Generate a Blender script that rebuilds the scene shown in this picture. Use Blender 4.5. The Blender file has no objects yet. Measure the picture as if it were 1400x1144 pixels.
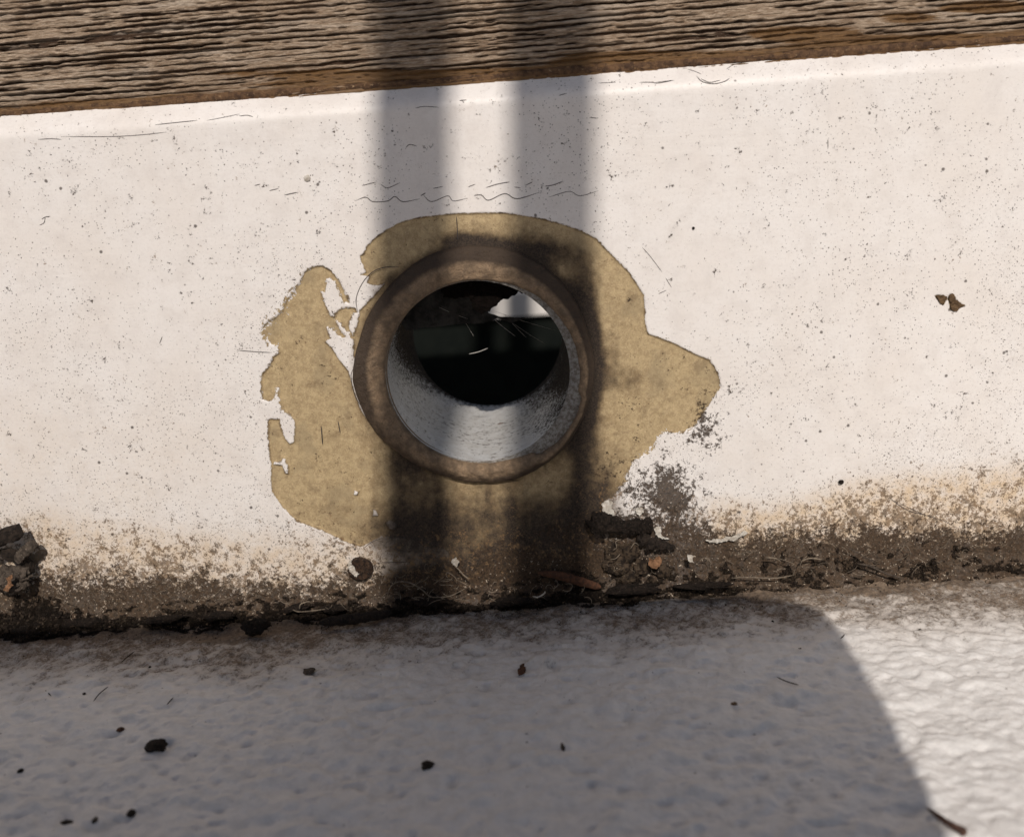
import bpy, math, random
import numpy as np
from mathutils import Matrix, Vector
random.seed(7); rng = np.random.default_rng(11)
SC = bpy.context.scene; COL = SC.collection

# ------------------------------------------------------------------ camera
F = 1300.0                                   # focal length in pixels of the 1400 px wide photograph
nc = np.array([25, 352, -F]); nc /= np.linalg.norm(nc)
b_ = .06; a_ = np.array([1, b_, (nc[0]+b_*nc[1])/(-nc[2])]); xc = a_/np.linalg.norm(a_)
RM = np.array([xc, nc, np.cross(xc, nc)])
CP = np.array([0.01701349, -0.24226311, 0.11824628])
cam = bpy.data.cameras.new('camera'); co = bpy.data.objects.new('camera', cam); COL.objects.link(co)
co.matrix_world = Matrix.Translation(Vector(CP)) @ Matrix([list(map(float, r)) for r in RM]).to_4x4()
cam.sensor_width = 36; cam.lens = F/1400*36; cam.clip_start = .005; cam.clip_end = 500
cam.dof.use_dof = True; cam.dof.focus_distance = .251; cam.dof.aperture_fstop = 13
SC.camera = co
# ------------------------------------------------------------------ light
SUN_EL = 39.5; SUN_AZ = 4.5                  # azimuth: degrees away from straight in front of the wall
w = bpy.data.worlds.new('World'); SC.world = w; w.use_nodes = True
wn = w.node_tree.nodes; sky = wn.new('ShaderNodeTexSky'); sky.sky_type = 'NISHITA'; sky.sun_disc = False
sky.sun_elevation = math.radians(SUN_EL); sky.sun_rotation = math.radians(180+SUN_AZ)
w.node_tree.links.new(sky.outputs[0], wn['Background'].inputs[0]); wn['Background'].inputs[1].default_value = .054
sl = bpy.data.lights.new('sun', 'SUN'); sl.energy = 3.25; sl.angle = math.radians(.5); sl.color = (1, .93, .85)
so = bpy.data.objects.new('sun', sl); COL.objects.link(so)
el, az = math.radians(SUN_EL), math.radians(SUN_AZ)
TOSUN = np.array([math.sin(az)*math.cos(el), -math.cos(az)*math.cos(el), math.sin(el)])
so.rotation_euler = Vector(TOSUN).to_track_quat('Z', 'Y').to_euler()
vs = SC.view_settings; vs.view_transform = 'Standard'; vs.look = 'None'; vs.gamma = 1; vs.use_curve_mapping = False; vs.exposure = 0.0

# ------------------------------------------------------------------ helpers
def ray(u, v): return RM @ np.array([(u-700)/F, (572-v)/F, -1.])
def W(u, v, y=0.):
    r = ray(u, v); return CP + r*((y-CP[1])/r[1])
def G(u, v, z=0.):
    r = ray(u, v); return CP + r*((z-CP[2])/r[2])
def proj(x, y, z):
    p = np.stack([x-CP[0], y-CP[1], z-CP[2]]); c = np.tensordot(RM.T, p, 1)
    return 700+F*c[0]/-c[2], 572-F*c[1]/-c[2]
def _h(ix, iy, s):
    n = (ix*374761393 + iy*668265263 + s*1442695041) & 0xFFFFFFFF
    n = ((n ^ (n >> 13))*1274126177) & 0xFFFFFFFF; n ^= n >> 16
    return (n & 0xFFFF)/65535.
def vn(x, y, s=0):
    x = np.asarray(x, float); y = np.asarray(y, float)
    ix = np.floor(x).astype(np.int64); iy = np.floor(y).astype(np.int64); fx = x-ix; fy = y-iy
    fx = fx*fx*fx*(fx*(fx*6-15)+10); fy = fy*fy*fy*(fy*(fy*6-15)+10)
    a = _h(ix, iy, s); b = _h(ix+1, iy, s); c = _h(ix, iy+1, s); d = _h(ix+1, iy+1, s)
    return (a*(1-fx)+b*fx)*(1-fy)+(c*(1-fx)+d*fx)*fy
def fbm(x, y, o=4, s=0, g=.5):
    r = 0; a = 1; t = 0
    for i in range(o):
        r = r+a*vn(x*2**i+i*17.3, y*2**i+i*9.1, s+i); t += a; a *= g
    return r/t-.5
def sst(a, b, x):
    t = np.clip((x-a)/(b-a), 0, 1); return t*t*(3-2*t)
def sdpoly(px, py, poly):
    """signed distance to a polygon, positive inside"""
    P = np.array(poly, float); Q = np.roll(P, -1, 0)
    d2 = np.full(px.shape, 1e12); ins = np.zeros(px.shape, bool)
    for (x0, y0), (x1, y1) in zip(P, Q):
        ex, ey = x1-x0, y1-y0; L = ex*ex+ey*ey+1e-9
        t = np.clip(((px-x0)*ex+(py-y0)*ey)/L, 0, 1)
        d2 = np.minimum(d2, (px-x0-t*ex)**2+(py-y0-t*ey)**2)
        c = (y0 > py) != (y1 > py)
        if y1 != y0: ins ^= c & (px < (x1-x0)*(py-y0)/(y1-y0)+x0)
    d = np.sqrt(d2); return np.where(ins, d, -d)
def sdline(px, py, pts):
    d2 = np.full(px.shape, 1e12)
    for (x0, y0), (x1, y1) in zip(pts[:-1], pts[1:]):
        ex, ey = x1-x0, y1-y0; t = np.clip(((px-x0)*ex+(py-y0)*ey)/(ex*ex+ey*ey+1e-9), 0, 1)
        d2 = np.minimum(d2, (px-x0-t*ex)**2+(py-y0-t*ey)**2)
    return np.sqrt(d2)
def link(name, me, mat, parent=None, smooth=True):
    if mat: me.materials.append(mat)
    if smooth: me.polygons.foreach_set('use_smooth', np.ones(len(me.polygons), bool))
    o = bpy.data.objects.new(name, me); COL.objects.link(o)
    if parent: o.parent = parent
    return o
def mesh(name, V, Fc, mat, parent=None, smooth=True, attrs=None):
    me = bpy.data.meshes.new(name); me.from_pydata(np.asarray(V, float) if not isinstance(V, list) else V, [], Fc)
    for k, a in (attrs or {}).items():
        at = me.attributes.new(k, 'FLOAT', 'POINT'); at.data.foreach_set('value', np.asarray(a, np.float32).ravel())
    me.update(); return link(name, me, mat, parent, smooth)
def gridf(n, m, keep=None, close=False):
    """quads of an n x m vertex grid (index i*m+j)"""
    i, j = np.meshgrid(np.arange(n if close else n-1), np.arange(m-1), indexing='ij')
    i2 = (i+1) % n
    q = np.stack([i*m+j, i2*m+j, i2*m+j+1, i*m+j+1], -1).reshape(-1, 4)
    if keep is not None: q = q[keep.ravel()]
    return q
def tag(o, label=None, cat=None, group=None, kind=None):
    if label: o['label'] = label
    if cat: o['category'] = cat
    if group: o['group'] = group
    if kind: o['kind'] = kind
    return o
def empty(name, loc=(0, 0, 0)):
    o = bpy.data.objects.new(name, None); COL.objects.link(o); o.location = loc; o.empty_display_size = .01; return o
def par(o, p):                                 # parent keeping world place
    o.parent = p; o.matrix_parent_inverse = Matrix.Translation(-Vector(p.location)); return o
def axis(lo, hi, step, out, n=10):
    core = np.arange(lo, hi, step); t = np.linspace(0, 1, n+1)[1:]**2
    return np.concatenate([(lo-t*(lo-out[0]))[::-1], core, core[-1]+t*(out[1]-core[-1])])

class NG:
    def __init__(s, name, rough=.6, spec=.4):
        s.m = bpy.data.materials.new(name); s.m.use_nodes = True; s.t = s.m.node_tree; s.b = s.t.nodes['Principled BSDF']
        s.b.inputs['Roughness'].default_value = rough; s.b.inputs['Specular IOR Level'].default_value = spec
        s.pos = s.n('ShaderNodeTexCoord').outputs['Object']
    def n(s, t, **k):
        x = s.t.nodes.new(t)
        for a, v in k.items(): setattr(x, a, v)
        return x
    def put(s, sock, v):
        if hasattr(v, 'is_output'): s.t.links.new(v, sock)
        elif isinstance(v, (tuple, list)) and len(v) == 3 and sock.type == 'RGBA': sock.default_value = (*v, 1)
        else: sock.default_value = v
    def ma(s, op, a, b=0., c=0., clamp=False):
        x = s.n('ShaderNodeMath', operation=op, use_clamp=clamp)
        for i, v in enumerate((a, b, c)): s.put(x.inputs[i], v)
        return x.outputs[0]
    def add(s, a, b): return s.ma('ADD', a, b)
    def mul(s, a, b): return s.ma('MULTIPLY', a, b)
    def sub(s, a, b): return s.ma('SUBTRACT', a, b)
    def mx(s, a, b): return s.ma('MAXIMUM', a, b)
    def vm(s, v, sc):
        x = s.n('ShaderNodeVectorMath', operation='MULTIPLY'); s.put(x.inputs[0], v); x.inputs[1].default_value = sc; return x.outputs[0]
    def noise(s, scale, detail=3, rough=.55, vec=None, dist=0.):
        x = s.n('ShaderNodeTexNoise'); s.put(x.inputs['Vector'], vec or s.pos); x.inputs['Scale'].default_value = scale
        x.inputs['Detail'].default_value = detail; x.inputs['Roughness'].default_value = rough; x.inputs['Distortion'].default_value = dist
        return x.outputs['Fac']
    def voro(s, scale, vec=None):
        x = s.n('ShaderNodeTexVoronoi'); s.put(x.inputs['Vector'], vec or s.pos); x.inputs['Scale'].default_value = scale
        sp = s.n('ShaderNodeSeparateColor'); s.t.links.new(x.outputs['Color'], sp.inputs[0])
        return x.outputs['Distance'], sp.outputs[0], sp.outputs[1]
    def attr(s, name): return s.n('ShaderNodeAttribute', attribute_name=name).outputs['Fac']
    def st(s, x, a, b, lo=0., hi=1.):
        r = s.n('ShaderNodeMapRange', interpolation_type='SMOOTHSTEP')
        for i, v in enumerate((x, a, b, lo, hi)): s.put(r.inputs[i], v)
        return r.outputs[0]
    def mix(s, f, a, b):
        x = s.n('ShaderNodeMix', data_type='RGBA'); s.put(x.inputs[0], f); s.put(x.inputs[6], a); s.put(x.inputs[7], b); return x.outputs[2]
    def warp(s, scale, amt):
        x = s.n('ShaderNodeTexNoise'); s.put(x.inputs['Vector'], s.pos); x.inputs['Scale'].default_value = scale
        a = s.n('ShaderNodeVectorMath', operation='MULTIPLY_ADD'); s.t.links.new(x.outputs['Color'], a.inputs[0])
        a.inputs[1].default_value = (amt,)*3; s.t.links.new(s.pos, a.inputs[2]); return a.outputs[0]
    def bump(s, h, dist, strength=1.):
        x = s.n('ShaderNodeBump'); s.put(x.inputs['Height'], h); x.inputs['Distance'].default_value = dist; x.inputs['Strength'].default_value = strength
        s.t.links.new(x.outputs[0], s.b.inputs['Normal'])
    def base(s, c): s.put(s.b.inputs['Base Color'], c)
    def rough(s, r): s.put(s.b.inputs['Roughness'], r)

WHITE = (.775, .735, .705); TAN = (.455, .345, .195); TAN2 = (.335, .245, .135); BROWN = (.085, .048, .024); DBROWN = (.028, .018, .012)

def speck(g, scale, size, dens, vec):
    d, r1, r2 = g.voro(scale, vec)
    on = g.ma('LESS_THAN', r2, dens)
    rad = g.mul(g.add(g.mul(r1, r1), .25), size)
    return g.mul(g.mul(on, g.add(.3, g.mul(r1, .7))), g.st(d, g.mul(rad, .5), rad, 1., 0.))

# ------------------------------------------------------------------ materials
def mat_wall():
    g = NG('peeling_white_paint', .5, .35)
    sd = g.attr('sd'); dirt = g.attr('dirt'); spk = g.attr('spk'); gri = g.attr('grime'); yel = g.attr('yel'); rag = g.attr('rag')
    nf = g.noise(2600, 4, .65); nm = g.noise(700, 4, .6); nl = g.noise(90, 3)
    nb = g.noise(1500, 3, .7, g.warp(700, .0006))
    wob = g.add(g.mul(g.sub(nb, .5), 2.6), g.mul(g.sub(nm, .5), 1.9))
    s2 = g.add(sd, g.mul(wob, g.add(.26, rag)))
    peel = g.st(s2, -.03, .05)
    edge = g.st(g.ma('ABSOLUTE', g.sub(s2, .08)), .05, g.st(nm, .35, .65, .18, .5), 1., 0.)
    wv = g.warp(1500, .00035)
    sp = g.mx(speck(g, 900, .15, g.mul(spk, .42), wv), g.mx(speck(g, 1900, .34, g.mul(spk, .55), wv), g.mx(speck(g, 280, .13, g.mul(spk, .2), wv), speck(g, 130, .05, g.mul(spk, .14), g.warp(1100, .0008)))))
    fine = g.noise(3300, 2, .7, g.warp(400, .0015))
    dash = g.st(fine, g.sub(.80, g.mul(spk, .145)), g.sub(.86, g.mul(spk, .13)))
    sp = g.mx(sp, g.mul(dash, .85))
    cloud = g.noise(45, 4, .6)
    wh = g.mix(g.st(cloud, .3, .75), WHITE, (.735, .68, .635))
    brush = g.noise(500, 3, .6, g.vm(g.pos, (.06, 1, 1)))
    wh = g.mix(g.st(g.noise(160, 4, .65), .45, .68, 0., .5), wh, (.66, .61, .575))
    wh = g.mix(g.mul(g.st(g.noise(1200, 3, .7), .5, .62), .22), wh, (.60, .55, .51))
    wh = g.mix(g.mul(yel, g.st(g.noise(350, 4, .65), .3, .7, .35, 1.)), wh, (.62, .475, .325))
    wh = g.mix(g.mul(sp, .88), wh, (.085, .07, .06))
    tn = g.mix(g.st(nm, .33, .68), TAN, TAN2)
    tn = g.mix(g.mul(g.st(nf, .5, .62), .5), tn, (.56, .43, .26))
    tn = g.mix(g.mul(g.st(g.noise(1900, 5, .8), .55, .66), .6), tn, (.12, .075, .036))
    tn = g.mix(g.mul(speck(g, 900, .2, .2, g.warp(1500, .0004)), .8), tn, (.06, .035, .018))
    tn = g.mix(g.mul(g.st(nl, .5, .66), .5), tn, (.29, .225, .135))
    tn = g.mix(g.mul(g.st(g.noise(230, 5, .7, g.warp(120, .006)), .55, .66), .45), tn, (.20, .14, .08))
    c = g.mix(peel, wh, tn)
    c = g.mix(g.mul(edge, g.mul(g.st(g.noise(150, 3, .6), .42, .6), g.st(nm, .35, .6, .25, .85))), c, (.11, .07, .035))
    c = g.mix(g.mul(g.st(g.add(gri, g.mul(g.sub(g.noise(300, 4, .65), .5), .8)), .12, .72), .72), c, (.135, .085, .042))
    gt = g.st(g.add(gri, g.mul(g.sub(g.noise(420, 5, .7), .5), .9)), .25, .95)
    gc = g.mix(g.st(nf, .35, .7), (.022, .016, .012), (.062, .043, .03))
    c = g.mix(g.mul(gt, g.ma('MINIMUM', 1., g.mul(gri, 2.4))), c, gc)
    th = g.add(g.mul(g.noise(1250, 4, .78, g.warp(700, .0008)), .55), g.mul(g.noise(330, 4, .65, g.warp(200, .003)), .5))
    dd = g.st(g.add(dirt, g.mul(g.sub(th, .5), 3.6)), .48, .66)
    dc = g.mix(g.st(g.noise(1500, 4, .7), .35, .68), (.072, .043, .024), (.020, .013, .008))
    on_ = g.add(g.mul(g.sub(g.noise(1150, 4, .8, g.warp(700, .0009)), .5), 2.7), g.mul(g.sub(g.noise(300, 4, .7, g.warp(200, .003)), .5), 1.7))
    oc = g.st(g.add(g.attr('ochre'), on_), .46, .68)
    c = g.mix(g.mul(oc, .82), c, g.mix(g.st(nm, .4, .6), (.19, .115, .055), (.085, .055, .033)))
    c = g.mix(g.mul(dd, .93), c, dc)
    c = g.mix(g.mul(g.st(g.noise(1300, 3, .8), .63, .67), g.st(dirt, .4, .8)), c, (.60, .50, .39))
    g.base(c); g.rough(g.st(g.mx(g.mx(peel, dd), gri), 0., 1., .42, .85))
    h = g.add(g.mul(peel, -.42), g.add(g.mul(nf, .16), g.add(g.mul(nm, .16), g.mul(brush, .18))))
    h = g.add(h, g.add(g.mul(dd, g.mul(nf, .7)), g.mul(sp, -.12)))
    g.bump(h, .0004, .8); return g.m

def mat_deck():
    g = NG('textured_deck_paint', .6, .3)
    dirt = g.attr('dirt'); nf = g.noise(1400, 4, .65); nm = g.noise(300, 4, .6)
    pit = g.attr('pit')
    c = g.mix(g.st(nm, .35, .7), (.70, .675, .65), (.60, .58, .56))
    c = g.mix(g.mul(pit, .35), c, (.36, .35, .34))  # pits tinted darker: shade put into the paint colour
    wv = g.warp(900, .0006)
    c = g.mix(g.mul(g.mx(speck(g, 420, .16, .16, wv), speck(g, 950, .2, .14, wv)), .75), c, (.12, .10, .085))
    th = g.add(g.mul(g.noise(1200, 5, .75, g.warp(500, .001)), .55), g.mul(g.noise(300, 4, .6), .45))
    dd = g.st(g.add(dirt, g.mul(g.sub(th, .5), 2.4)), .34, .80)
    dc = g.mix(g.st(g.noise(1000, 4, .7), .35, .68), (.20, .14, .092), (.07, .048, .033))
    c = g.mix(g.mul(g.st(dirt, .05, .75), .72), c, (.32, .245, .175))
    c = g.mix(g.mul(dd, .92), c, dc)
    g.base(c); g.rough(g.st(dd, 0., 1., .58, .88))
    g.bump(g.add(g.mul(nm, 1.0), g.add(g.mul(g.noise(620, 3, .6), .5), g.add(g.mul(nf, .2), g.mul(dd, .3)))), .0006, .8); return g.m

def mat_wood():
    g = NG('weathered_timber', .75, .25)
    h = g.attr('ridge'); var = g.attr('varnish')
    st = g.vm(g.pos, (.07, 1, 1))
    nf = g.noise(3500, 4, .7, st); nm = g.noise(500, 4, .6, st); nl = g.noise(60, 3)
    c = g.mix(g.st(h, .15, .9), (.05, .027, .016), (.58, .455, .34))
    c = g.mix(g.mul(g.st(nf, .35, .62), g.st(h, .3, .7)), c, (.27, .185, .12))
    c = g.mix(g.mul(g.st(nm, .5, .7), .6), c, (.62, .52, .42))
    c = g.mix(g.mul(g.st(nl, .45, .65), .3), c, (.21, .13, .075))
    c = g.mix(g.mul(g.st(g.noise(2600, 3, .7), .62, .7), .35), c, (.55, .48, .40))
    v2 = g.st(g.add(var, g.mul(g.sub(g.noise(260, 4, .65, st), .5), 1.3)), .42, .58)
    c = g.mix(g.mul(v2, .9), c, g.mix(g.noise(900, 3, .6), (.25, .135, .05), (.13, .066, .026)))
    g.base(c); g.rough(g.st(v2, 0., 1., .82, .5))
    g.bump(g.add(g.mul(nf, 1.6), nm), .00045, 1.); return g.m

def simple(name, c1, c2, scale=900, rough=.8, bump=.0003, spec=.3, c3=None):
    g = NG(name, rough, spec); n = g.noise(scale, 5, .65)
    c = g.mix(g.st(n, .35, .65), c1, c2)
    if c3: c = g.mix(g.st(g.noise(scale*2.3, 3, .7), .62, .70), c, c3)
    g.base(c); g.bump(g.add(n, g.noise(scale*3, 3, .7)), bump, 1.); return g.m

def mat_collar():
    g = NG('brown_sealant', .62, .35); gr = g.attr('grime'); nf = g.noise(2600, 4, .7); nm = g.noise(420, 4, .65)
    c = g.mix(g.st(nm, .3, .7), (.34, .235, .145), (.16, .112, .072))
    c = g.mix(g.mul(g.st(nf, .45, .7), .55), c, (.11, .068, .04))
    c = g.mix(g.mul(speck(g, 900, .22, .25, g.warp(1500, .0004)), .7), c, (.05, .03, .02))
    c = g.mix(g.mul(g.st(nf, .6, .75), .3), c, (.5, .36, .22))
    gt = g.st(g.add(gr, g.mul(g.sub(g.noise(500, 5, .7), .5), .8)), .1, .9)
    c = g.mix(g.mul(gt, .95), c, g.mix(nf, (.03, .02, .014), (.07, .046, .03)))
    g.base(c); g.bump(g.add(nf, g.mul(nm, 1.5)), .0004, 1.); return g.m

def mat_bore():
    g = NG('grimy_grey_pipe_paint', .5, .4); gr = g.attr('grime'); d = g.attr('dash')
    st = g.vm(g.warp(300, .002), (.6, .9, 1.5)); nf = g.noise(800, 3, .7, st); nm = g.noise(350, 4, .6)
    c = g.mix(g.st(nm, .3, .7), (.60, .59, .575), (.50, .48, .45))
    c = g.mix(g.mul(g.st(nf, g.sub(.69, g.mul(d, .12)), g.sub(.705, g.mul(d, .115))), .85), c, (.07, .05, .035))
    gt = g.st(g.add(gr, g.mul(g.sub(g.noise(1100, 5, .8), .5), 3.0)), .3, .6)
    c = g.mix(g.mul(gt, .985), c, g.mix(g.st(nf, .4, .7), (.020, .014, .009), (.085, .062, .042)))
    g.base(c); g.rough(g.st(gt, 0., 1., .42, .95)); g.put(g.b.inputs['Specular IOR Level'], g.st(gt, 0., 1., .4, .05)); g.bump(g.add(g.mul(nf, .8), nm), .0003, .8); return g.m

def mat_soil():
    g = NG('crumbly_silt', .92, .15); nf = g.noise(2600, 5, .75); nm = g.noise(420, 5, .65); d = g.attr('dark')
    c = g.mix(g.st(nm, .32, .68), (.070, .048, .032), (.030, .021, .014))
    c = g.mix(g.mul(g.st(nf, .44, .56), .8), c, (.020, .014, .010))
    c = g.mix(g.mul(g.st(g.noise(2100, 2, .8), .64, .69), .8), c, (.36, .29, .22))
    c = g.mix(g.mul(d, .8), c, (.012, .008, .006))
    g.base(c); g.bump(g.add(nf, nm), .0018, 1.); return g.m

def mat_grain():
    g = NG('silt_granules', .9, .2); n = g.noise(700, 2, .7)
    c = g.mix(g.st(n, .38, .6), (.062, .043, .028), (.016, .011, .008))
    c = g.mix(g.st(g.noise(1300, 1, .5), .71, .74), c, (.36, .29, .22)); c = g.mix(g.mul(g.attr('dark'), .75), c, (.02, .014, .01))
    g.base(c); return g.m

M = dict(wall=mat_wall(), deck=mat_deck(), wood=mat_wood(), collar=mat_collar(), bore=mat_bore(), soil=mat_soil(), grain=mat_grain())
M['bead'] = simple('red_brown_bedding_compound', (.155, .085, .042), (.06, .032, .018), 500, .8, .0006, c3=(.3, .2, .11))
M['back'] = simple('dull_white_paint', (.6, .58, .55), (.5, .48, .45), 60, .6, .0003)
M['crack'] = simple('crack_dirt', (.05, .045, .045), (.09, .075, .07), 900, .9)
M['black'] = simple('black_tarry_crust', (.012, .009, .007), (.03, .021, .016), 900, .8, .0008, c3=(.12, .095, .075), spec=.15)
M['tar'] = simple('soot_black_crust', (.005, .004, .003), (.010, .007, .006), 900, .9, .0008, spec=.05)
M['bark'] = simple('dark_bark', (.04, .027, .019), (.016, .011, .008), 900, .85, .0009, c3=(.12, .09, .07))
M['greywood'] = simple('grey_wood_splinter', (.11, .085, .066), (.045, .034, .026), 800, .85, .0006, c3=(.3, .25, .2))
M['rust'] = simple('rusty_flake', (.13, .055, .028), (.06, .03, .018), 1200, .8, .0004)
M['orange'] = simple('orange_leaf_scrap', (.32, .17, .09), (.14, .07, .035), 1200, .8, .0003)
M['scab'] = simple('tan_brown_scab', (.2, .125, .065), (.1, .06, .03), 1400, .8, .0004)
M['chip'] = simple('white_paint_chip', (.62, .58, .52), (.4, .35, .29), 900, .6, .0002)
M['fibre'] = simple('pale_root_fibre', (.24, .19, .14), (.12, .095, .07), 900, .8, .0001)
M['web'] = simple('dusty_cobweb', (.4, .38, .35), (.3, .28, .26), 900, .8, .0001)
M['film'] = simple('dark_web_film', (.045, .042, .038), (.012, .011, .010), 350, .9, .0004)  # near-black, so the sheet darkens the view beyond
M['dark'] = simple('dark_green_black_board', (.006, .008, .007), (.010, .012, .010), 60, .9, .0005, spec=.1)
M['rail'] = simple('white_rail_paint', (.8, .76, .72), (.74, .70, .66), 60, .45, .0003)
M['ground'] = simple('dark_wet_ground', (.045, .045, .04), (.07, .065, .055), 8, .9, .004)
M['screw'] = simple('rust_caked_screw', (.10, .055, .032), (.022, .014, .010), 1100, .85, .0010, c3=(.33, .25, .18))
M['twig'] = simple('reddish_brown_twig', (.10, .05, .035), (.05, .028, .02), 900, .7, .0003)
M['end'] = simple('rough_grey_pipe_end', (.42, .40, .37), (.2, .17, .14), 1300, .8, .0006, c3=(.05, .035, .025))

# ------------------------------------------------------------------ the patch where the white paint has peeled
PATCH = [(425,366),(432,364),(440,363),(452,370),(464,384),(474,404),(479,417),(486,422),(489,427),(505,411),(527,387),(515,391),(501,388),(505,378),(499,377),(493,376),(500,372),(494,358),(491,350),(497,347),(502,336),(512,326),(528,315),(545,305),(565,299),(594,295),(622,292),(660,291),(690,291),(710,294),(740,299),(770,307),(795,316),(815,326),(830,342),(845,357),(860,372),(872,390),(880,403),(882,420),(882,440),(886,456),(905,463),(925,471),(950,484),(970,492),(978,503),(984,516),(985,530),(975,545),(968,555),(955,575),(945,588),(925,592),(910,590),(900,598),(893,612),(885,620),(870,628),(858,645),(855,657),(845,670),(838,680),(825,685),(822,690),(826,702),(835,707),(822,722),(806,735),(800,748),(802,800),(630,800),(625,790),(622,765),(613,755),(600,745),(590,742),(575,738),(550,735),(520,734),(508,740),(492,748),(470,740),(450,730),(435,723),(415,716),(405,712),(392,700),(380,685),(372,672),(370,655),(371,640),(368,620),(366,595),(367,580),(365,570),(362,556),(358,545),(356,520),(358,512),(368,500),(374,487),(382,482),(378,474),(368,470),(361,462),(358,448),(365,440),(375,435),(385,425),(392,410),(400,400),(410,385),(415,372)]
ISL = [[(446,381),(451,380),(458,386),(463,398),(469,412),(478,416),(484,410),(484,421),(472,420),(462,424),(456,432),(448,418),(440,400),(438,396),(445,399)],
 [(447,448),(455,449),(463,459),(472,461),(484,463),(483,480),(487,503),(495,520),(498,545),(499,560),(513,583),(505,577),(494,562),(488,547),(480,520),(476,507),(466,495),(455,478),(450,472),(444,467),(451,462)],
 [(438,396),(444,400),(452,416),(457,434),(452,432),(444,415)], [(459,440),(464,441),(478,457),(484,470),(474,464),(466,452)],
 [(484,428),(491,428),(489,440),(483,460),(478,450),(476,442)],
 [(357,546),(366,549),(374,547),(378,531),(381,530),(380,543),(386,560),(396,567),(403,576),(402,604),(396,607),(390,600),(385,588),(381,573),(370,572),(365,574),(352,562)],
 [(374,632),(384,631),(388,626),(393,636),(394,648),(390,647),(386,636),(374,635)],
 [(511,697),(516,699),(516,705),(510,705)], [(528,714),(536,712),(543,718),(540,725),(532,723)], [(485,671),(490,672),(488,677),(484,676)]]
SCAB = [[(1278,404),(1288,404),(1295,407),(1293,413),(1289,418),(1283,412)],[(1298,402),(1304,404),(1309,412),(1319,419),(1312,422),(1307,426),(1299,424),(1298,415),(1296,408)]]
# ------------------------------------------------------------------ white wall
ZT = .1378; PC = W(653, 510)                    # top of the painted wall; centre of the pipe
RB = .0240                                       # bore radius
xs = axis(-.150, .156, .00030, (-1.2, 1.2)); zs = np.concatenate([np.linspace(-.03, -.004, 4)[:-1], np.arange(-.004, ZT+.0005, .00030)])
X, Z = np.meshgrid(xs, zs, indexing='ij')
U, V = proj(X, np.zeros_like(X), Z)
PXM = .1905                                      # mm per photo pixel on the wall
sd = sdpoly(U, V, PATCH)
for p in ISL: sd = np.minimum(sd, -sdpoly(U, V, p))
for p in SCAB: sd = np.maximum(sd, sdpoly(U, V, p))
sdm = np.clip(sd*PXM, -6, 6)
crN = fbm(X*60, Z*60, 4, 3)
dx = [-900, 0, 100, 200, 330, 420, 520, 600, 640, 700, 800, 850, 950, 1000, 1100, 1200, 1300, 1400, 2300]
dy = [778, 778, 770, 775, 775, 778, 772, 775, 768, 760, 745, 702, 722, 742, 738, 728, 724, 720, 720]
top = np.interp(U, dx, dy)
sft = np.interp(U, [0, 300, 600, 800, 1000, 1400], [34, 30, 34, 50, 26, 26])
och = np.interp(U, [-900, 0, 60, 150, 300, 450, 560, 700, 850, 950, 1050, 1150, 1250, 1400, 2300], [745, 745, 722, 740, 752, 758, 765, 740, 690, 695, 712, 682, 664, 654, 654])
ochre = np.clip(.40+(V-och)/150+crN*.55, 0, .66)
dirt = .5+(V-top-20*sst(700, 560, U))/sft/2.0+crN*.55
dirt = np.clip(dirt, 0, 1.3)
def blob(cx, cy, rx, ry, a=1.): return a*np.exp(-((U-cx)/rx)**2-((V-cy)/ry)**2)
dirt = np.maximum(dirt, blob(790, 740, 60, 40, .5)); dirt = np.maximum(dirt, blob(905, 668, 62, 44, .62)+blob(925, 690, 34, 22, .35)+blob(962, 578, 24, 40, .46))
grime = (blob(590, 705, 75, 38, .42)+blob(450, 690, 50, 34, .16)+blob(745, 770, 85, 60, 1.1)+blob(582, 798, 52, 18, 1.5)+blob(740, 705, 70, 36, .36)+blob(560, 735, 75, 34, .7)+blob(570, 600, 40, 40, .3)+blob(560, 640, 34, 40, .42)+blob(800, 600, 22, 60, .6)  # one low blob paints the dark hollow by the fibre tangle
         +blob(640, 330, 42, 12, .75)+blob(730, 345, 60, 20, .7)+blob(795, 400, 20, 50, .55)+blob(806, 470, 12, 80, .6)+blob(862, 522, 34, 18, .25)+blob(840, 480, 10, 60, .15)
         +blob(650, 775, 120, 26, .55)+blob(815, 690, 40, 60, .5)+blob(850, 625, 16, 30, .25)+blob(430, 520, 30, 50, .14)+blob(445, 600, 28, 14, .22)+blob(500, 560, 20, 60, .25)+blob(520, 380, 20, 20, .2)+blob(930, 700, 50, 22, .35))
rr = np.hypot(X-PC[0], Z-PC[2])
for _u, _w, _l, _a in ((512, 7, 60, .35), (600, 10, 70, .4), (668, 6, 50, .3), (700, 9, 80, .4), (790, 12, 90, .45), (545, 8, 55, .35), (455, 9, 40, .18), (830, 10, 60, .22)):
    grime = grime+.5*_a*np.exp(-((U-_u+6*fbm(V/40, V*0+_u, 3, 17))/_w)**2)*sst(560, 670, V)*sst(_l+690, 690, V)
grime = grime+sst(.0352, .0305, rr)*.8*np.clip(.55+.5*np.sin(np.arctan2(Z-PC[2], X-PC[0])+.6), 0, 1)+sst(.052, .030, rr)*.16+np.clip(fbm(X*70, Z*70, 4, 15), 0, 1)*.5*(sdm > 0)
spk = .34+.30*sst(300, 640, V)+.28*sst(850, 1350, U)*sst(150, 420, V)+.55*sst(600, 740, V)+fbm(X*35, Z*35, 4, 8)*1.6
spk += blob(1010, 300, 40, 30, .35)+blob(430, 380, 50, 40, .55)+blob(365, 440, 40, 60, .6)+blob(1390, 400, 60, 120, .4)+blob(930, 620, 60, 60, .9)
spk = np.clip(spk, 0, 1.25)
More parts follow.
